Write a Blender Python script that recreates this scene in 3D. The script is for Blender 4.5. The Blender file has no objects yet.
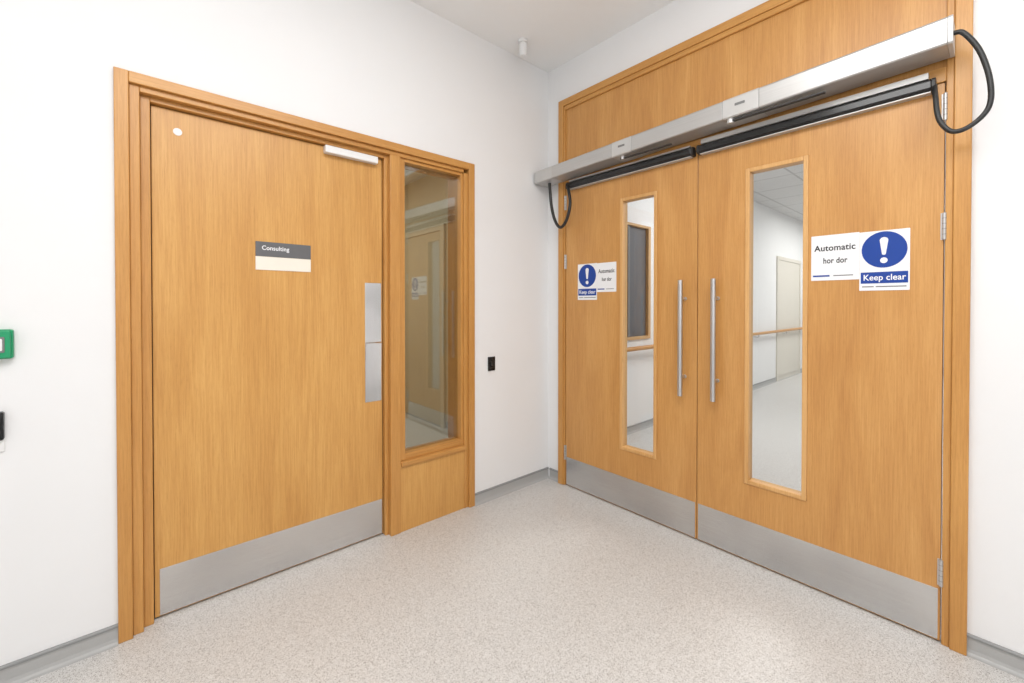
import bpy, bmesh, math
from mathutils import Vector, Matrix
S = bpy.context.scene
COL = S.collection
S.view_settings.view_transform = 'Standard'

# ---------------------------------------------------------------- materials
def new_mat(name):
    m = bpy.data.materials.new(name); m.use_nodes = True
    nt = m.node_tree; b = nt.nodes['Principled BSDF']
    return m, nt, b
def plain(name, col, rough=0.5, metal=0.0, noise=0.03, scale=40, bump=0.0):
    m, nt, b = new_mat(name)
    b.inputs['Roughness'].default_value = rough
    b.inputs['Metallic'].default_value = metal
    geo = nt.nodes.new('ShaderNodeNewGeometry')
    n = nt.nodes.new('ShaderNodeTexNoise'); n.inputs['Scale'].default_value = scale; n.inputs['Detail'].default_value = 3
    nt.links.new(geo.outputs['Position'], n.inputs['Vector'])
    r = nt.nodes.new('ShaderNodeValToRGB')
    r.color_ramp.elements[0].position = 0.3; r.color_ramp.elements[1].position = 0.7
    r.color_ramp.elements[0].color = tuple(c*(1-noise) for c in col)+(1,)
    r.color_ramp.elements[1].color = tuple(min(1, c*(1+noise)) for c in col)+(1,)
    nt.links.new(n.outputs['Fac'], r.inputs['Fac']); nt.links.new(r.outputs['Color'], b.inputs['Base Color'])
    return m
def lin(r, g, b):
    f = lambda v: (v/255/12.92) if v/255 <= 0.04045 else ((v/255+0.055)/1.055)**2.4
    return (f(r), f(g), f(b))

def wood(name, dark, mid, light, axis='z', rough=0.36):
    m, nt, b = new_mat(name)
    L = nt.links.new
    geo = nt.nodes.new('ShaderNodeNewGeometry')
    def mp(across, along):
        mm = nt.nodes.new('ShaderNodeMapping')
        sc = [across]*3; sc['xyz'.index(axis)] = along
        mm.inputs['Scale'].default_value = sc
        L(geo.outputs['Position'], mm.inputs['Vector']); return mm
    def noise(mm, det, dist=0.0):
        n = nt.nodes.new('ShaderNodeTexNoise'); n.inputs['Scale'].default_value = 1; n.inputs['Detail'].default_value = det
        n.inputs['Distortion'].default_value = dist
        L(mm.outputs['Vector'], n.inputs['Vector']); return n
    broad = noise(mp(7, 0.9), 4, 1.0)
    streak = noise(mp(210, 6.0), 4, 0.3)
    pores = noise(mp(520, 30), 2)
    a = nt.nodes.new('ShaderNodeMath'); a.operation = 'MULTIPLY'; a.inputs[1].default_value = 0.52
    L(broad.outputs['Fac'], a.inputs[0])
    c = nt.nodes.new('ShaderNodeMath'); c.operation = 'MULTIPLY_ADD'; c.inputs[1].default_value = 0.48
    L(streak.outputs['Fac'], c.inputs[0]); L(a.outputs[0], c.inputs[2])
    r = nt.nodes.new('ShaderNodeValToRGB')
    e = r.color_ramp.elements
    e[0].position = 0.28; e[0].color = dark+(1,)
    e[1].position = 0.72; e[1].color = light+(1,)
    k = e.new(0.5); k.color = mid+(1,)
    L(c.outputs[0], r.inputs['Fac'])
    pr = nt.nodes.new('ShaderNodeValToRGB')
    pr.color_ramp.elements[0].position = 0.28; pr.color_ramp.elements[0].color = (0.90, 0.87, 0.82, 1)
    pr.color_ramp.elements[1].position = 0.46; pr.color_ramp.elements[1].color = (1, 1, 1, 1)
    L(pores.outputs['Fac'], pr.inputs['Fac'])
    mx = nt.nodes.new('ShaderNodeMix'); mx.data_type = 'RGBA'; mx.blend_type = 'MULTIPLY'; mx.inputs[0].default_value = 1
    L(r.outputs['Color'], mx.inputs[6]); L(pr.outputs['Color'], mx.inputs[7])
    L(mx.outputs[2], b.inputs['Base Color'])
    b.inputs['Roughness'].default_value = rough
    return m
def steel(name, col, rough, axis='x', metal=1.0, lo=0.86, sc2=2.2):
    m, nt, b = new_mat(name); L = nt.links.new
    geo = nt.nodes.new('ShaderNodeNewGeometry'); mm = nt.nodes.new('ShaderNodeMapping')
    sc = [400]*3
    for ch in axis: sc['xyz'.index(ch)] = 3
    mm.inputs['Scale'].default_value = sc
    L(geo.outputs['Position'], mm.inputs['Vector'])
    n = nt.nodes.new('ShaderNodeTexNoise'); n.inputs['Scale'].default_value = 1; n.inputs['Detail'].default_value = 2
    L(mm.outputs['Vector'], n.inputs['Vector'])
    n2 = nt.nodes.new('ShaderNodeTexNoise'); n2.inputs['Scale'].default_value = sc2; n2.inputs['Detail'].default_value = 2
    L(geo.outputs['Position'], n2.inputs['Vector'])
    def ramp(node, c0, c1):
        r = nt.nodes.new('ShaderNodeValToRGB')
        r.color_ramp.elements[0].position = 0.35; r.color_ramp.elements[1].position = 0.65
        r.color_ramp.elements[0].color = c0; r.color_ramp.elements[1].color = c1
        L(node.outputs['Fac'], r.inputs['Fac']); return r
    r = ramp(n, tuple(c*0.96 for c in col)+(1,), tuple(min(1, c*1.04) for c in col)+(1,))
    r4 = ramp(n2, (lo,)*3+(1,), (1.0,)*3+(1,))  # broad tone noise, lower lo paints a stronger sheen gradient into the colour
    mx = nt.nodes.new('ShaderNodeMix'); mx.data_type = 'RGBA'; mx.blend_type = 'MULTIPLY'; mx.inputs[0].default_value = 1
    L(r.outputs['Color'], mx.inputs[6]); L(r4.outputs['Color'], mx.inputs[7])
    L(mx.outputs[2], b.inputs['Base Color'])
    b.inputs['Roughness'].default_value = rough
    b.inputs['Metallic'].default_value = metal
    return m
def glass(name, tint, base):
    m = bpy.data.materials.new(name); m.use_nodes = True; nt = m.node_tree; nt.nodes.clear(); L = nt.links.new
    out = nt.nodes.new('ShaderNodeOutputMaterial'); tr = nt.nodes.new('ShaderNodeBsdfTransparent'); gl = nt.nodes.new('ShaderNodeBsdfGlossy')
    tr.inputs['Color'].default_value = tint+(1,); gl.inputs['Roughness'].default_value = 0.0; gl.inputs['Color'].default_value = (0.9, 0.92, 0.92, 1)
    lw = nt.nodes.new('ShaderNodeLayerWeight'); lw.inputs['Blend'].default_value = 0.5
    p = nt.nodes.new('ShaderNodeMath'); p.operation = 'POWER'; p.inputs[1].default_value = 5
    L(lw.outputs['Facing'], p.inputs[0])
    q = nt.nodes.new('ShaderNodeMath'); q.operation = 'MULTIPLY_ADD'; q.inputs[1].default_value = 0.85; q.inputs[2].default_value = base
    L(p.outputs[0], q.inputs[0])
    mx = nt.nodes.new('ShaderNodeMixShader')
    L(q.outputs[0], mx.inputs[0]); L(tr.outputs[0], mx.inputs[1]); L(gl.outputs[0], mx.inputs[2]); L(mx.outputs[0], out.inputs[0])
    return m
def floor_mat(name, base, dark, light):
    m, nt, b = new_mat(name); L = nt.links.new
    geo = nt.nodes.new('ShaderNodeNewGeometry')
    v = nt.nodes.new('ShaderNodeTexVoronoi'); v.inputs['Scale'].default_value = 380
    L(geo.outputs['Position'], v.inputs['Vector'])
    sp = nt.nodes.new('ShaderNodeSeparateColor'); L(v.outputs['Color'], sp.inputs[0])
    r = nt.nodes.new('ShaderNodeValToRGB'); r.color_ramp.interpolation = 'CONSTANT'
    e = r.color_ramp.elements
    e[0].position = 0; e[0].color = dark+(1,)
    e[1].position = 0.11; e[1].color = base+(1,)
    k = e.new(0.5); k.color = tuple(0.5*(p+q) for p, q in zip(base, light))+(1,)
    k = e.new(0.78); k.color = light+(1,)
    k = e.new(0.93); k.color = tuple(0.6*p+0.4*q for p, q in zip(base, dark))+(1,)
    L(sp.outputs[0], r.inputs['Fac'])
    n = nt.nodes.new('ShaderNodeTexNoise'); n.inputs['Scale'].default_value = 150; n.inputs['Detail'].default_value = 3
    L(geo.outputs['Position'], n.inputs['Vector'])
    r2 = nt.nodes.new('ShaderNodeValToRGB')
    r2.color_ramp.elements[0].position = 0.35; r2.color_ramp.elements[0].color = (0.94, 0.94, 0.94, 1)
    r2.color_ramp.elements[1].position = 0.65; r2.color_ramp.elements[1].color = (1, 1, 1, 1)
    L(n.outputs['Fac'], r2.inputs['Fac'])
    mx = nt.nodes.new('ShaderNodeMix'); mx.data_type = 'RGBA'; mx.blend_type = 'MULTIPLY'; mx.inputs[0].default_value = 1
    L(r.outputs['Color'], mx.inputs[6]); L(r2.outputs['Color'], mx.inputs[7])
    L(mx.outputs[2], b.inputs['Base Color'])
    b.inputs['Roughness'].default_value = 0.40
    return m
def tile_mat(name, col, line, size):
    m, nt, b = new_mat(name); L = nt.links.new
    geo = nt.nodes.new('ShaderNodeNewGeometry')
    br = nt.nodes.new('ShaderNodeTexBrick'); br.offset = 0; br.inputs['Scale'].default_value = 1
    br.inputs['Brick Width'].default_value = size; br.inputs['Row Height'].default_value = size; br.inputs['Mortar Size'].default_value = 0.012
    br.inputs['Color1'].default_value = col+(1,); br.inputs['Color2'].default_value = col+(1,); br.inputs['Mortar'].default_value = line+(1,)
    L(geo.outputs['Position'], br.inputs['Vector']); L(br.outputs['Color'], b.inputs['Base Color'])
    b.inputs['Roughness'].default_value = 0.9
    return m

M_wall = plain('white_paint', (0.81, 0.812, 0.818), 0.75, noise=0.008, scale=3)
M_ceil = plain('ceiling_paint', (0.88, 0.88, 0.875), 0.85, noise=0.01, scale=3)
M_beige = plain('beige_paint', lin(202, 193, 170), 0.7, noise=0.02, scale=3)
M_cream = plain('cream_laminate', lin(192, 182, 158), 0.5, noise=0.02, scale=3)
M_pale = plain('pale_beige_frame', lin(206, 198, 178), 0.5, noise=0.02, scale=3)
M_panel = plain('soft_beige_panel', lin(212, 207, 196), 0.5, noise=0.02, scale=3)
M_doorA = wood('oak_veneer_door', lin(186, 132, 66), lin(204, 152, 83), lin(219, 170, 100))
M_doorB = wood('oak_veneer_double_door', lin(180, 125, 67), lin(198, 145, 82), lin(213, 162, 99))
FC = (lin(176, 121, 60), lin(195, 141, 75), lin(211, 158, 90))
M_frV = wood('oak_frame_vertical_grain', *FC, 'z')
M_frX = wood('oak_frame_grain_along_x', *FC, 'x')
M_frY = wood('oak_frame_grain_along_y', *FC, 'y')
M_bead = wood('pale_oak_bead', lin(190, 140, 80), lin(212, 164, 104), lin(226, 182, 124), 'z')
M_palewood = plain('pale_timber', lin(196, 158, 112), 0.5, noise=0.04, scale=30)
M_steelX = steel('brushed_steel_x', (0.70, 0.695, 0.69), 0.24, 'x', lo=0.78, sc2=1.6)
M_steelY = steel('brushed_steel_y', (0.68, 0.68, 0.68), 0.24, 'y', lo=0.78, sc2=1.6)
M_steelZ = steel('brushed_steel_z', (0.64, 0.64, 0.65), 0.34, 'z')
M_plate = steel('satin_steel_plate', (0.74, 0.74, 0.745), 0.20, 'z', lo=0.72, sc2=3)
M_hinge = steel('dull_hinge_steel', (0.60, 0.60, 0.60), 0.42, 'z', 0.7)
M_alu = steel('anodised_aluminium', (0.52, 0.515, 0.505), 0.38, 'y', 0.6, lo=0.94)
M_alu2 = plain('light_aluminium_cap', (0.56, 0.555, 0.545), 0.42, 0.4, 0.01)
M_arm = plain('dark_grey_arm', (0.05, 0.05, 0.05), 0.4, 0.3)
M_white = plain('white_plastic', (0.80, 0.80, 0.80), 0.4, noise=0.01)
M_signw = plain('sign_white', (0.84, 0.85, 0.87), 0.35, noise=0.005)
M_cream2 = plain('sign_ivory', lin(236, 230, 217), 0.4, noise=0.01)
M_grey = plain('sign_slate_grey', lin(98, 98, 100), 0.45, noise=0.03)
M_lab = plain('label_grey', lin(120, 120, 120), 0.45, noise=0.03)
M_blue = plain('sign_blue', lin(12, 62, 150), 0.35, noise=0.01)
M_ink = plain('black_ink', (0.012, 0.012, 0.015), 0.5)
M_black = plain('black_plastic', (0.010, 0.010, 0.011), 0.16)
M_rubber = plain('black_rubber', (0.018, 0.018, 0.018), 0.45)
M_green = plain('green_plastic', lin(20, 150, 100), 0.4, noise=0.02)
M_floor = floor_mat('speckled_vinyl', lin(199, 197, 194), lin(156, 152, 148), lin(220, 219, 217))
M_cove = plain('grey_vinyl_cove', lin(170, 170, 169), 0.5, noise=0.02, scale=200)
M_cap = plain('grey_capping', lin(140, 141, 141), 0.5, noise=0.02)
M_tile = tile_mat('ceiling_tile', (0.68, 0.68, 0.68), (0.48, 0.48, 0.48), 0.6)
M_gA = glass('tinted_glass', (0.84, 0.83, 0.77), 0.12)
M_gB = glass('clear_glass', (0.95, 0.96, 0.96), 0.04)
M_dark = plain('grey_blind', lin(88, 92, 98), 0.5, noise=0.04)
M_gap = plain('shadow_gap_seal', (0.02, 0.018, 0.015), 0.8)
M_corr = plain('corridor_wall_paint', (0.77, 0.77, 0.77), 0.7, noise=0.01, scale=3)

# ---------------------------------------------------------------- mesh helpers
WL = {}
def finish(name, bm, mats, parent=None, bevel=0.0, seg=2, **props):
    bmesh.ops.recalc_face_normals(bm, faces=bm.faces[:])
    xs = [v.co.x for v in bm.verts]; ys = [v.co.y for v in bm.verts]; zs = [v.co.z for v in bm.verts]
    o = Vector(((min(xs)+max(xs))/2, (min(ys)+max(ys))/2, min(zs)))
    for v in bm.verts: v.co -= o
    me = bpy.data.meshes.new(name); bm.to_mesh(me); bm.free()
    for m in mats: me.materials.append(m)
    ob = bpy.data.objects.new(name, me); COL.objects.link(ob)
    if parent is not None:
        ob.parent = parent; ob.location = o - WL[parent.name]
    else: ob.location = o
    WL[ob.name] = o
    if bevel:
        b = ob.modifiers.new('bevel', 'BEVEL'); b.width = bevel; b.segments = seg; b.limit_method = 'ANGLE'; b.angle_limit = math.radians(40)
    for k, v in props.items(): ob[k] = v
    return ob
def empty(name, loc, **props):
    e = bpy.data.objects.new(name, None); e.location = loc; e.empty_display_size = 0.1
    COL.objects.link(e); WL[e.name] = Vector(loc)
    for k, v in props.items(): e[k] = v
    return e
def add_box(bm, b):
    x0, x1, y0, y1, z0, z1 = b[:6]; mi = b[6] if len(b) > 6 else 0
    x0, x1 = sorted((x0, x1)); y0, y1 = sorted((y0, y1)); z0, z1 = sorted((z0, z1))
    vs = [bm.verts.new(p) for p in [(x0,y0,z0),(x1,y0,z0),(x1,y1,z0),(x0,y1,z0),(x0,y0,z1),(x1,y0,z1),(x1,y1,z1),(x0,y1,z1)]]
    for f in [(0,3,2,1),(4,5,6,7),(0,1,5,4),(1,2,6,5),(2,3,7,6),(3,0,4,7)]:
        fc = bm.faces.new([vs[i] for i in f]); fc.material_index = mi
def boxes(name, bl, mats, parent=None, bevel=0.0, **props):
    bm = bmesh.new()
    for b in bl: add_box(bm, b)
    return finish(name, bm, mats, parent, bevel, **props)
def add_loft(bm, A, B, mi=0):
    a = [bm.verts.new(p) for p in A]; b = [bm.verts.new(p) for p in B]; n = len(a)
    f = bm.faces.new(b); f.material_index = mi
    f = bm.faces.new(a[::-1]); f.material_index = mi
    for i in range(n):
        f = bm.faces.new((a[i], a[(i+1) % n], b[(i+1) % n], b[i])); f.material_index = mi
def add_prism(bm, pts, M, d, mi=0):
    add_loft(bm, [M @ Vector((p[0], p[1], 0)) for p in pts], [M @ Vector((p[0], p[1], d)) for p in pts], mi)
def prism(name, pts, M, d, mats, parent=None, bevel=0.0, **props):
    bm = bmesh.new(); add_prism(bm, pts, M, d)
    return finish(name, bm, mats, parent, bevel, **props)
def FA(x, y, z): return Matrix(((1,0,0,x),(0,0,-1,y),(0,1,0,z),(0,0,0,1)))
def FB(x, y, z): return Matrix(((0,0,-1,x),(-1,0,0,y),(0,1,0,z),(0,0,0,1)))
def SY(y): return Matrix(((1,0,0,0),(0,0,-1,y),(0,1,0,0),(0,0,0,1)))
def SX(x): return Matrix(((0,0,1,x),(1,0,0,0),(0,1,0,0),(0,0,0,1)))
def rect(w, h, r=0.0, n=4):
    if r <= 0: return [(-w/2,-h/2),(w/2,-h/2),(w/2,h/2),(-w/2,h/2)]
    pts = []
    for cx, cy, a0 in [(w/2-r,-h/2+r,-90),(w/2-r,h/2-r,0),(-w/2+r,h/2-r,90),(-w/2+r,-h/2+r,180)]:
        for i in range(n+1):
            a = math.radians(a0+90*i/n); pts.append((cx+r*math.cos(a), cy+r*math.sin(a)))
    return pts
def circ(r, n=40, cx=0, cy=0, sy=1.0): return [(cx+r*math.cos(2*math.pi*i/n), cy+r*sy*math.sin(2*math.pi*i/n)) for i in range(n)]
def tube(name, pts, r, mats, parent=None, seg=12, **props):
    P = [Vector(p) for p in pts]; path = []
    if len(P) > 2:
        Q = [P[0]*2-P[1]]+P+[P[-1]*2-P[-2]]
        for i in range(1, len(Q)-2):
            for k in range(8):
                t = k/8; a, b, c, d = Q[i-1], Q[i], Q[i+1], Q[i+2]
                path.append(0.5*((2*b)+(c-a)*t+(2*a-5*b+4*c-d)*t*t+(3*b-a-3*c+d)*t**3))
        path.append(P[-1])
    else: path = P
    bm = bmesh.new(); rings = []; up = None
    for i, p in enumerate(path):
        tg = (path[min(i+1, len(path)-1)]-path[max(i-1, 0)]).normalized()
        if up is None: up = tg.orthogonal().normalized()
        up = (up-tg*up.dot(tg)).normalized(); sd = tg.cross(up)
        rings.append([bm.verts.new(p+(up*math.cos(2*math.pi*j/seg)+sd*math.sin(2*math.pi*j/seg))*r) for j in range(seg)])
    for a, b in zip(rings, rings[1:]):
        for j in range(seg):
            f = bm.faces.new((a[j], a[(j+1) % seg], b[(j+1) % seg], b[j])); f.smooth = True
    for cf in (bm.faces.new(rings[0][::-1]), bm.faces.new(rings[-1])):
        cf.smooth = False
        for e in cf.edges: e.smooth = False
    return finish(name, bm, mats, parent, **props)
def text(name, body, size, M, mat, parent, bold=0.0, fit=None, **props):
    cu = bpy.data.curves.new(name, 'FONT'); cu.body = body; cu.size = size; cu.extrude = 0.0002; cu.offset = bold
    cu.align_y = 'CENTER'; cu.space_character = 1.0 + bold*60
    tmp = bpy.data.objects.new('tmp', cu); COL.objects.link(tmp)
    bpy.context.view_layer.update()
    me = bpy.data.meshes.new_from_object(tmp.evaluated_get(bpy.context.evaluated_depsgraph_get()))
    bpy.data.objects.remove(tmp)
    bm = bmesh.new(); bm.from_mesh(me); bpy.data.meshes.remove(me)
    if fit:
        w = max(v.co.x for v in bm.verts)-min(v.co.x for v in bm.verts); k = fit/w
        for v in bm.verts: v.co.x *= k
    for v in bm.verts: v.co = M @ v.co
    for f in bm.faces: f.material_index = 0
    return finish(name, bm, [mat], parent, **props)

ST = dict(kind='structure')
# ---------------------------------------------------------------- room shell
XL, YB, H = -4.3, -4.6, 3.0
AX0, AX1, AZ = -2.349, -0.684, 2.17
BY0, BY1, BZ = -0.128, -2.132, 2.728
boxes('floor', [(XL-0.2, 10.2, YB-0.2, 4.2, -0.1, 0)], [M_floor], label='light speckled vinyl safety floor', **ST)
boxes('ceiling', [(XL-0.2, 0.15, YB-0.2, 0.2, H, H+0.1)], [M_ceil], label='plain white plastered ceiling', **ST)
boxes('wall_north', [(XL, AX0, 0, 0.2, 0, H), (AX1, 0.15, 0, 0.2, 0, H), (AX0, AX1, 0, 0.2, AZ, H)], [M_wall], label='smooth white painted wall around the single door', **ST)
boxes('wall_east', [(0, 0.15, BY0, 0.0, 0, H), (0, 0.15, YB, BY1, 0, H), (0, 0.15, BY1, BY0, BZ, H)], [M_wall], label='smooth white painted wall around the double doors', **ST)
boxes('wall_west', [(XL-0.2, XL, YB-0.2, 0.2, 0, H)], [M_wall], label='plain white painted wall', **ST)
boxes('wall_south', [(XL, 0.15, YB-0.2, YB, 0, H)], [M_wall], label='plain white painted wall', **ST)

def baseboard(name, which, a, b, off=0.0, sgn=-1, **pr):
    bm = bmesh.new(); t = 0.006
    main = [(0, 0), (sgn*0.024, 0), (sgn*0.015, 0.003), (sgn*0.009, 0.009), (sgn*t, 0.020), (sgn*t, 0.062), (0, 0.062)]
    cap = [(0, 0.062), (sgn*0.010, 0.062), (sgn*0.010, 0.069), (sgn*0.005, 0.073), (0, 0.073)]
    for prof, mi in ((main, 0), (cap, 1)):
        pts = [(p[0]+off, p[1]) for p in prof]
        if which == 'x': add_prism(bm, pts, SX(min(a, b)), abs(b-a), mi)
        else: add_prism(bm, pts, SY(max(a, b)), abs(b-a), mi)
    return finish(name, bm, [M_cove, M_cap], label='coved grey vinyl skirting with capping strip', **ST)
baseboard('baseboard_north', 'x', XL, AX0)
baseboard('baseboard_northeast', 'x', AX1, -0.001)
baseboard('baseboard_east', 'y', BY1, YB)
baseboard('baseboard_corner', 'y', -0.025, BY0)

# ---------------------------------------------------------------- single door frame with side screen
W = 0.19
fr = [(-2.349,-2.307,-0.015,W,0,2.17,0), (-2.307,-2.276,0.002,W,0,2.128,0), (-2.276,-2.245,0.030,W,0,2.106,0)]
fr += [(-2.307,-0.726,-0.015,W,2.128,2.17,1), (-2.276,-0.755,0.002,W,2.106,2.128,1), (-2.245,-1.266,0.030,W,2.087,2.106,1)]
fr += [(-1.266,-1.246,0.030,W,0,2.106,0), (-1.246,-1.186,0.0,W,0,2.106,0)]
fr += [(-0.726,-0.684,-0.015,W,0,2.17,0), (-0.755,-0.726,0.002,W,0,2.106,0)]
boxes('trim_1', fr, [M_frV, M_frX], bevel=0.0025, label='stepped oak door frame with side screen', **ST)
scr = empty('window_1', (-0.97, 0.06, 0), label='oak-framed fixed glass side screen beside the single door', **ST)
boxes('glass_pane', [(-1.16, -0.762, 0.045, 0.055, 0.43, 2.10)], [M_gA], scr, label='tinted glass pane')
boxes('glazing_bead', [(-1.186,-1.152,0.015,0.10,0.40,2.106,0), (-0.772,-0.755,0.015,0.10,0.40,2.106,0),
      (-1.152,-0.772,0.015,0.10,0.40,0.436,1), (-1.152,-0.772,0.015,0.10,2.088,2.106,1)], [M_frV, M_frX], scr, bevel=0.002)
boxes('sill', [(-1.186,-0.755,-0.010,0.12,0.372,0.40)], [M_frX], scr, bevel=0.004)
boxes('lower_panel', [(-1.186,-0.755,0.006,0.10,0.0,0.372)], [M_doorA], scr, bevel=0.001, label='oak veneer lower panel')

dA = empty('door_1', (-1.751, 0.07, 0), label='oak veneer single door with steel kick plate', **ST)
boxes('door_leaf', [(-2.242,-1.270,0.055,0.099,0.008,2.083)], [M_doorA], dA, bevel=0.0015)
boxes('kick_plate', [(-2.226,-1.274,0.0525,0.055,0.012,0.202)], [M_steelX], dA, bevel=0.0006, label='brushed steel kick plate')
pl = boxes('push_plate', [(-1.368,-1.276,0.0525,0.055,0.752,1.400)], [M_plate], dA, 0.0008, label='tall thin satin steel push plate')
# lower section folds very slightly forward at its top edge to vary the reflection
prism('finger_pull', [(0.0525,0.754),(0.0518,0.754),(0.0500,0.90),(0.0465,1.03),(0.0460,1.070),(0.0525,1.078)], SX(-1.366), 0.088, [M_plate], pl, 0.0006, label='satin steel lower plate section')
boxes('door_closer', [(-1.580,-1.306,0.018,0.054,2.045,2.082)], [M_white], dA, bevel=0.004, label='silver-white closer guide block')
boxes('door_seal', [(-2.2445,-2.2425,0.06,0.098,0.0,2.085),(-1.2695,-1.2665,0.06,0.098,0,2.085)], [M_gap], dA)

sg = empty('door_name_sign', (-1.761, 0.055, 1.443), label='slate grey and ivory nameplate on the single door', category='sign')
prism('sign_plate', rect(0.238, 0.062, 0.001), FA(-1.761, 0.0545, 1.474), 0.003, [M_cream2], sg, bevel=0.0005, label='ivory lower panel')
prism('name_panel', rect(0.238, 0.068, 0.001), FA(-1.761, 0.0545, 1.540), 0.0035, [M_grey], sg, bevel=0.0005, label='slate grey upper panel')
text('lettering', 'Consulting', 0.028, FA(-1.855, 0.0505, 1.545), M_signw, sg, 0.0004, fit=0.115)
prism('round_sticker', circ(0.015, 32), FA(-2.158, 0.0548, 1.998), 0.002, [M_white], label='small round white sticker on the single door', category='sticker')

# ---------------------------------------------------------------- wall devices
cp = empty('door_release_button', (-2.647, -0.01, 1.10), label='green emergency door release call point on the white wall', category='call point')
prism('back_box', rect(0.098, 0.098, 0.008), FA(-2.648, 0.001, 1.150), 0.023, [M_green], cp, bevel=0.003, label='green back box')
prism('front_cover', rect(0.090, 0.090, 0.006), FA(-2.648, -0.022, 1.150), 0.014, [M_green], cp, bevel=0.003)
prism('bezel', rect(0.068, 0.052, 0.004), FA(-2.649, -0.036, 1.149), 0.002, [M_lab], cp, bevel=0.0008, label='grey bezel')
prism('press_panel', rect(0.058, 0.040, 0.003), FA(-2.649, -0.038, 1.149), 0.002, [M_white], cp, bevel=0.0008, label='white press panel')
cr = empty('access_reader', (-2.66, -0.01, 0.80), label='black access card reader above a white blanking plate', category='card reader')
prism('reader_body', rect(0.085, 0.095, 0.008), FA(-2.664, 0.001, 0.878), 0.021, [M_black], cr, bevel=0.003)
prism('blanking_plate', rect(0.085, 0.040, 0.004), FA(-2.664, 0.001, 0.811), 0.009, [M_white], cr, bevel=0.002, label='white plate')
sw = empty('wall_switch', (-0.541, -0.005, 0.845), label='small black switch plate on the white wall', category='switch')
prism('switch_plate', rect(0.058, 0.092, 0.004), FA(-0.541, 0, 0.893), 0.008, [M_black], sw, bevel=0.002)
prism('rocker', rect(0.020, 0.030, 0.002), FA(-0.541, -0.008, 0.893), 0.004, [M_rubber], sw, bevel=0.001)
cs = empty('ceiling_sensor', (-0.40, -0.157, 2.88), label='small white cylindrical ceiling sensor', category='sensor')
T = lambda z: Matrix.Translation((-0.40, -0.157, z))
prism('mounting_base', circ(0.032, 32), T(2.980), 0.020, [M_white], cs, bevel=0.003)
prism('sensor_body', circ(0.025, 32), T(2.895), 0.085, [M_white], cs, bevel=0.005)

# ---------------------------------------------------------------- double door frame + transom panel
PX = -0.030
fb = [(PX,0.14,BY0,BY0-0.045,0,BZ,0),(PX+0.008,0.14,BY0-0.045,-0.185,0,2.68,0),
      (PX,0.14,BY1,BY1+0.045,0,BZ,0),(PX+0.008,0.14,BY1+0.045,-2.066,0,2.68,0),
      (PX,0.14,BY0-0.045,BY1+0.045,2.683,BZ,1),(PX+0.008,0.14,-0.185,-2.066,2.655,2.683,1),
      (PX+0.008,0.14,-0.185,-2.066,2.115,2.17,1)]
boxes('trim_2', fb, [M_frV, M_frY], bevel=0.0025, label='oak frame of the double doors', **ST)
boxes('trim_3', [(-0.008,0.10,-0.185,-2.066,2.17,2.655)], [M_doorB], label='oak veneer panel above the double doors', **ST)

LX = -0.015
def leafB(name, y0, y1, gy0, gy1, gz0, gz1, hy, hinge_y, lab, hz):
    d = empty(name, (0.0, (y0+y1)/2, 0), label=lab, **ST)
    x0, x1 = LX, LX+0.044
    bm = bmesh.new()
    for x in (x0, x1):
        o = [(x,y0,0.008),(x,y1,0.008),(x,y1,2.112),(x,y0,2.112)]; i = [(x,gy0,gz0),(x,gy1,gz0),(x,gy1,gz1),(x,gy0,gz1)]
        ov = [bm.verts.new(p) for p in o]; iv = [bm.verts.new(p) for p in i]
        for k in range(4): bm.faces.new((ov[k], ov[(k+1)%4], iv[(k+1)%4], iv[k]))
        if x == x0: A = (ov, iv)
        else:
            for r0, r1 in ((A[0], ov), (A[1], iv)):
                for k in range(4): bm.faces.new((r0[k], r0[(k+1)%4], r1[(k+1)%4], r1[k]))
    finish('door_leaf', bm, [M_doorB], d, 0.0012)
    b = 0.020
    boxes('glazing_bead', [(x0-0.006,x1+0.006,gy0,gy0-b,gz0,gz1),(x0-0.006,x1+0.006,gy1,gy1+b,gz0,gz1),
          (x0-0.006,x1+0.006,gy0-b,gy1+b,gz0,gz0+b),(x0-0.006,x1+0.006,gy0-b,gy1+b,gz1-b,gz1)], [M_bead], d, 0.003, label='pale oak glazing bead')
    boxes('glass_pane', [(0.004,0.010,gy0-b+0.004,gy1+b-0.004,gz0+b-0.004,gz1-b+0.004)], [M_gB], d, label='clear vision panel')
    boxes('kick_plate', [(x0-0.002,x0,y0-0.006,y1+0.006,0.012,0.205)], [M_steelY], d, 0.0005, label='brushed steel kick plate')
    hb = LX-0.058
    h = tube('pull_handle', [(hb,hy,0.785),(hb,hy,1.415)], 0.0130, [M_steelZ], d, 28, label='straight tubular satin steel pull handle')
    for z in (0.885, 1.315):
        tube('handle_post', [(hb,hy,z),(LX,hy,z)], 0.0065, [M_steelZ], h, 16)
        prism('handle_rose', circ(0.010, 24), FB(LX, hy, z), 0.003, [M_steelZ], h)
    for z in hz:
        hg = tube('hinge', [(LX-0.007,hinge_y,z-0.05),(LX-0.007,hinge_y,z+0.05)], 0.0058, [M_hinge], d, 16, label='dull steel butt hinge')
        s = 1 if hinge_y > (y0+y1)/2 else -1
        boxes('hinge_flap', [(LX-0.0025,LX,hinge_y-s*0.002,hinge_y-s*0.010,z-0.05,z+0.05)], [M_hinge], hg)
        for k in range(1, 5):
            prism('knuckle_joint', circ(0.0062, 16), Matrix.Translation((LX-0.007, hinge_y, z-0.05+0.02*k-0.0007)), 0.0014, [M_lab], hg)
    return d
dL = leafB('door_2', -0.190, -1.128, -0.640, -0.892, 0.375, 1.945, -1.062, -0.187, 'oak veneer double door leaf with narrow vision panel, farther one', (0.235,1.585,2.0))
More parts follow.
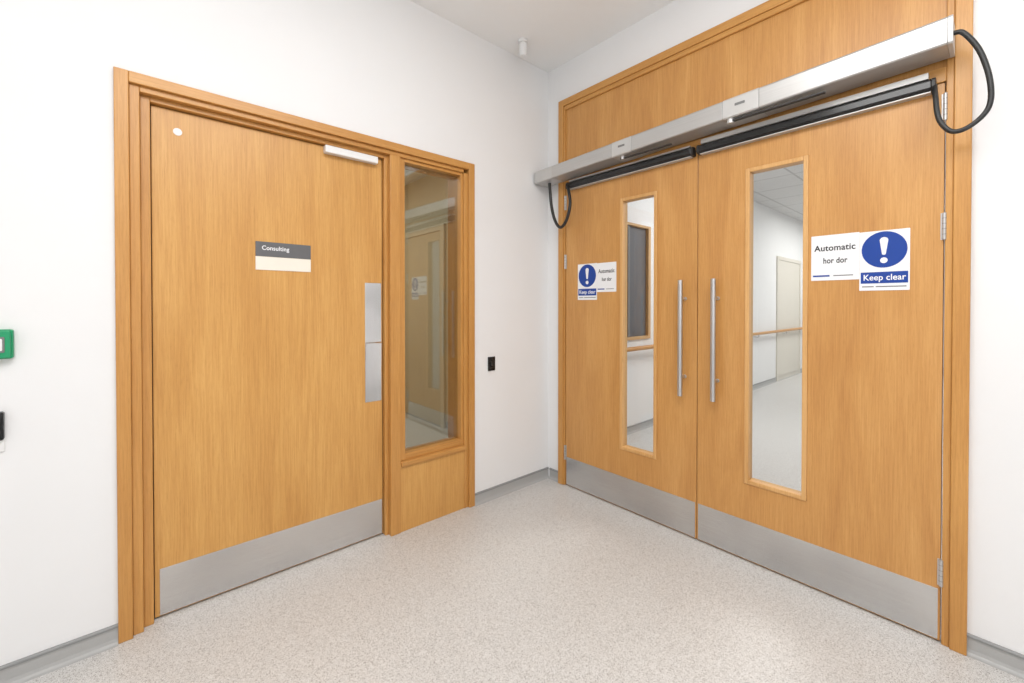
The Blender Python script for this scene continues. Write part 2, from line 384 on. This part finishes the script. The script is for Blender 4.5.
dR = leafB('door_3', -1.132, -2.062, -1.370, -1.634, 0.39, 1.955, -1.238, -2.064, 'oak veneer double door leaf with narrow vision panel, nearer one', (0.27,1.575,2.02))

# ---------------------------------------------------------------- automatic operator header (drops slightly towards the wall corner)
op = empty('automatic_door_operator', (-0.10, -1.05, 2.17), label='long silver aluminium automatic door operator above double doors', category='door operator')
OF, OB = -0.162, -0.031
zb = lambda y: 2.192-(y+2.088)*0.0225
zt = lambda y: 2.288-(y+2.088)*0.0300
def ring(y, e=0.0):
    z0, z1 = zb(y), zt(y)
    return [(OB, y, z0-e), (OF+0.005, y, z0-e), (OF-e, y, z0+0.005-e), (OF-e, y, z1-0.008), (OF+0.005-e, y, z1+e), (OB, y, z1+e)]
def seg_(name, ya, yb, mats, e=0.0, lab=None):
    bm = bmesh.new(); add_loft(bm, ring(ya, e), ring(yb, e))
    return finish(name, bm, mats, op, 0.001, **({'label': lab} if lab else {}))
seg_('housing', -1.477, -2.075, [M_alu])
seg_('joint_cover', -1.317, -1.475, [M_alu2], 0.0012, 'lighter central cover')
seg_('housing', -0.811, -1.315, [M_alu])
seg_('joint_cover', -0.677, -0.809, [M_alu2], 0.0012, 'lighter cover section')
seg_('housing', -0.190, -0.675, [M_alu])
seg_('end_cap', -2.0755, -2.088, [M_alu2], 0.0008, 'pale end cap')
seg_('end_cap', -0.020, -0.189, [M_alu2], 0.0008, 'pale end section')
seg_('joint_gasket', -0.05, -2.07, [M_lab], -0.002, 'dark joint lines between covers')
for yy in (-1.395, -0.745):
    prism('label_plate', rect(0.045, 0.012, 0.002), FB(OF-0.0018, yy, (zb(yy)+zt(yy))/2+0.006), 0.0008, [M_lab], op, label='small grey label')
boxes('drive_arm', [(-0.150,-0.128,-1.33,-1.72,2.160,2.169)], [M_arm], op, 0.003, label='dark grey slide arm')
boxes('drive_arm', [(-0.140,-0.122,-0.72,-1.04,2.142,2.149)], [M_arm], op, 0.003, label='dark grey slide arm')
prism('spindle', circ(0.016, 24), Matrix.Translation((-0.139, -1.345, 2.154)), 0.030, [M_alu2], op)
prism('spindle', circ(0.012, 24), Matrix.Translation((-0.131, -0.735, 2.140)), 0.030, [M_alu2], op)

for nm, ya, yb in (('a', -0.225, -1.120), ('b', -1.140, -2.040)):
    far = nm == 'a'
    s = empty('door_safety_sensor', (-0.05, (ya+yb)/2, 2.07), category='sensor bar',
              label='black safety sensor bar with looped cable on the %s door leaf' % ('farther' if far else 'nearer'))
    bar = [(LX-0.001,2.084),(LX-0.034,2.084),(LX-0.045,2.092),(LX-0.045,2.118),(LX-0.034,2.128),(LX-0.001,2.128)]
    prism('sensor_bar', bar, SY(ya-0.012), abs(yb-ya)-0.024, [M_black], s, 0.002)
    boxes('silver_trim', [(LX-0.001,LX-0.032,ya-0.014,yb+0.014,2.079,2.083)], [M_alu2], s, label='thin silver lower edge')
    ecap = [(p[0]*1.03, 2.106+(p[1]-2.106)*1.06) for p in bar]
    prism('end_cap', ecap, SY(ya), 0.012, [M_rubber], s, 0.002)
    prism('end_cap', ecap, SY(yb+0.012), 0.012, [M_rubber], s, 0.002)
    boxes('guide_rail', [(LX-0.001,LX-0.036,ya-0.02,yb+0.02,2.131,2.140 if far else 2.154)], [M_alu2], s, 0.001, label='aluminium guide rail')
    if far:
        pts = [(-0.10,-0.110,2.140),(-0.10,-0.115,2.08),(-0.10,-0.130,1.97),(-0.10,-0.165,1.865),(-0.10,-0.215,1.815),(-0.10,-0.270,1.86),(-0.10,-0.300,1.96),(-0.08,-0.270,2.06),(-0.05,-0.232,2.105)]
    else:
        pts = [(-0.12,-2.086,2.240),(-0.12,-2.112,2.228),(-0.12,-2.150,2.150),(-0.12,-2.174,2.04),(-0.12,-2.172,1.95),(-0.12,-2.13,1.90),(-0.12,-2.085,1.895),(-0.115,-2.053,1.95),(-0.09,-2.042,2.04),(-0.05,-2.036,2.10)]
    tube('cable', pts, 0.0105 if far else 0.008, [M_rubber], s, 12, label='looped black cable')

# ---------------------------------------------------------------- warning signs
def automatic_sign(yl, w, zc, h, lab):
    s = empty('automatic_door_sign', (LX, yl-w/2, zc-h/2), label=lab, category='sign')
    F = lambda u, v, e: FB(LX-0.0003-e, yl-u, zc+v)
    prism('sign_plate', rect(w, h, 0.002), F(w/2, 0, 0), 0.0015, [M_signw], s)
    text('lettering', 'Automatic', 0.036, F(0.012, h*0.21, 0.0018), M_ink, s, 0.0007, fit=w-0.024)
    text('lettering', 'hor dor', 0.034, F(w*0.26, -h*0.07, 0.0018), M_ink, s, 0.0007, fit=w*0.50)
    prism('blue_strip', rect(w*0.36, 0.007), F(w*0.22, -h*0.40, 0.0015), 0.0005, [M_blue], s, label='blue printed strip')
    prism('grey_strip', rect(w*0.40, 0.004), F(w*0.68, -h*0.40, 0.0015), 0.0005, [M_lab], s, label='grey fine print')
    return s
def keep_clear_sign(yl, w, zc, h, lab):
    s = empty('keep_clear_sign', (LX, yl-w/2, zc-h/2), label=lab, category='sign')
    F = lambda u, v, e: FB(LX-0.0003-e, yl-u, zc+v)
    prism('sign_plate', rect(w, h, 0.002), F(w/2, 0, 0), 0.0015, [M_signw], s)
    prism('blue_disc', circ(w*0.455, 48, sy=1.04), F(w/2, h*0.5-w*0.50, 0.0015), 0.0004, [M_blue], s, label='blue mandatory disc')
    r1, r2 = w*0.085, w*0.04
    pts = [(r1*math.cos(a), w*0.24+r1*math.sin(a)) for a in [math.pi*i/12 for i in range(13)]]
    pts += [(r2*math.cos(a), -w*0.10+r2*math.sin(a)) for a in [math.pi+math.pi*i/12 for i in range(13)]]
    bm = bmesh.new()
    Fm = F(w/2, h*0.5-w*0.50, 0.0019)
    add_prism(bm, pts, Fm, 0.0003); add_prism(bm, circ(w*0.075, 28, 0, -w*0.28), Fm, 0.0003)
    finish('exclamation_mark', bm, [M_signw], s, label='white exclamation mark')
    prism('blue_band', rect(w*0.94, h*0.19), F(w/2, -h*0.285, 0.0015), 0.0004, [M_blue], s, label='blue text band')
    text('lettering', 'Keep clear', 0.034, F(w*0.08, -h*0.285, 0.0021), M_signw, s, 0.0005, fit=w*0.84, label='white lettering')
    bl = bmesh.new()
    for a, b in ((0.06, 0.30), (0.34, 0.94)):
        add_prism(bl, [(w*a,-0.0022),(w*b,-0.0022),(w*b,0.0022),(w*a,0.0022)], F(0, -h*0.435, 0.0015), 0.0004)
    finish('fine_print', bl, [M_lab], s)
    return s
automatic_sign(-1.646, 0.169, 1.487, 0.198, 'white automatic door sign on the nearer leaf')
keep_clear_sign(-1.8155, 0.155, 1.461, 0.243, 'blue and white keep clear sign on the nearer leaf')
keep_clear_sign(-0.299, 0.161, 1.436, 0.243, 'blue and white keep clear sign on the farther leaf')
automatic_sign(-0.461, 0.150, 1.460, 0.190, 'white automatic door sign on the farther leaf')

# ---------------------------------------------------------------- corridor beyond the double doors
boxes('wall_corridor_north', [(0.15, 0.95, 0.2, 0.35, 0, 2.9), (1.76, 10, 0.2, 0.35, 0, 2.9), (0.95,1.76,0.2,0.35,0,0.93),(0.95,1.76,0.2,0.35,2.1,2.9)], [M_corr], label='white corridor wall with handrail', **ST)
boxes('wall_corridor_south', [(0.15, 10, -2.7, -2.55, 0, 2.9)], [M_corr], label='white corridor wall', **ST)
boxes('wall_corridor_east', [(10, 10.15, -2.7, 0.35, 0, 2.9)], [M_corr], label='white corridor end wall', **ST)
boxes('ceiling_corridor', [(0.15, 10.15, -2.7, 0.35, 2.85, 2.95)], [M_tile], label='suspended tile ceiling in the corridor', **ST)
baseboard('baseboard_corridor', 'x', 0.16, 9.99, 0.2)
w2 = empty('window_2', (1.35, 0.22, 0.93), label='slim framed window with grey blind in corridor', **ST)
boxes('window_frame', [(0.95,0.97,0.192,0.3,0.93,2.1,0),(1.715,1.76,0.192,0.225,0.93,2.1,0),(0.97,1.715,0.185,0.3,0.93,0.96,0),(0.97,1.715,0.192,0.3,2.075,2.1,0)], [M_palewood], w2, 0.002)
boxes('blind', [(0.97,1.76,0.225,0.23,0.96,2.075)], [M_dark], w2, label='grey blind')
boxes('mullion', [(1.36,1.39,0.205,0.225,0.96,2.075)], [M_lab], w2)
hr = empty('corridor_handrail', (4.0, 0.15, 0.80), label='oak handrail on steel brackets along corridor wall', category='handrail')
tube('rail', [(0.4,0.13,0.85),(7.6,0.13,0.85)], 0.022, [M_frX], hr, 16)
for i in range(6):
    x = 0.8+i*1.3
    tube('bracket', [(x,0.198,0.80),(x,0.13,0.80),(x,0.13,0.83)], 0.008, [M_steelZ], hr, 10)
boxes('door_4', [(5.7,5.76,0.18,0.2,0,2.10,0),(6.94,7.0,0.18,0.2,0,2.10,0),(5.76,6.94,0.18,0.2,2.04,2.10,0),(5.76,6.94,0.19,0.2,0,2.04,1)], [M_panel, M_panel], label='pale beige-grey corridor door', **ST)

# ---------------------------------------------------------------- room beyond the single door
boxes('wall_room_east', [(0.10, 0.16, 0.35, 4.1, 0, 2.75)], [M_beige], label='beige wall of the room behind the side screen', **ST)
boxes('wall_room_west', [(-2.9, -2.8, 0.2, 4.1, 0, 2.75)], [M_beige], label='beige wall', **ST)
boxes('wall_room_north', [(-2.9, 0.16, 4.0, 4.1, 0, 2.75)], [M_beige], label='beige wall', **ST)
boxes('ceiling_room', [(-2.9, 0.16, 0.2, 4.1, 2.7, 2.8)], [M_ceil], label='plain room ceiling', **ST)
boxes('wall_room_inner', [(0.0, 0.16, 0.2, 0.36, 0, 2.7)], [M_beige], label='beige wall nib', **ST)
baseboard('baseboard_room', 'y', 3.99, 0.38, 0.10)
boxes('door_5', [(0.07,0.10,1.55,1.61,0,2.12,0),(0.07,0.10,2.54,2.60,0,2.12,0),(0.07,0.10,1.61,2.54,2.06,2.12,0),(0.085,0.10,1.61,2.54,0.01,2.06,1)], [M_pale, M_cream], label='beige door seen through the side screen', **ST)

# ---------------------------------------------------------------- lights
def area(name, loc, sx, sy, power, col=(1,1,1), rot=(0,0,0)):
    l = bpy.data.lights.new(name, 'AREA'); l.shape = 'RECTANGLE'; l.size = sx; l.size_y = sy; l.energy = power; l.color = col
    o = bpy.data.objects.new(name, l); o.location = loc; o.rotation_euler = rot; COL.objects.link(o); return o
area('ceiling_light', (-2.1, -2.2, 2.98), 1.8, 1.8, 63, (1, 0.993, 0.985))
area('bounce_light', (-3.0, -3.6, 1.7), 1.8, 1.8, 9, (1, 0.995, 0.99), (math.radians(80), 0, math.radians(-40)))
area('ceiling_fill', (-2.2, -2.6, 2.0), 1.6, 1.6, 37, (0.99, 1.0, 1.0), (math.radians(180), 0, 0))  # added fill lamp aimed up to brighten the ceiling, no real fitting
area('corridor_light', (2.2, -1.2, 2.8), 1.2, 1.2, 52)
area('corridor_light', (6.5, -1.2, 2.8), 2.5, 1.2, 72, (1, 0.985, 0.96))
area('room_light', (-1.4, 2.2, 2.65), 1.2, 1.2, 31, (1, 0.98, 0.93))
wd = bpy.data.worlds.new('World'); S.world = wd; wd.use_nodes = True
wd.node_tree.nodes['Background'].inputs[0].default_value = (0.9, 0.95, 1, 1); wd.node_tree.nodes['Background'].inputs[1].default_value = 0.4

# ---------------------------------------------------------------- camera
cam = bpy.data.cameras.new('Camera'); co = bpy.data.objects.new('Camera', cam); COL.objects.link(co)
co.location = (-2.282, -2.184, 1.28)
co.rotation_euler = (math.radians(90-0.54), 0, -math.atan2(0.661, 0.750))
cam.sensor_width = 36; cam.lens = 36*423/1024; cam.shift_y = -32.5/1024; cam.clip_start = 0.02
S.camera = co
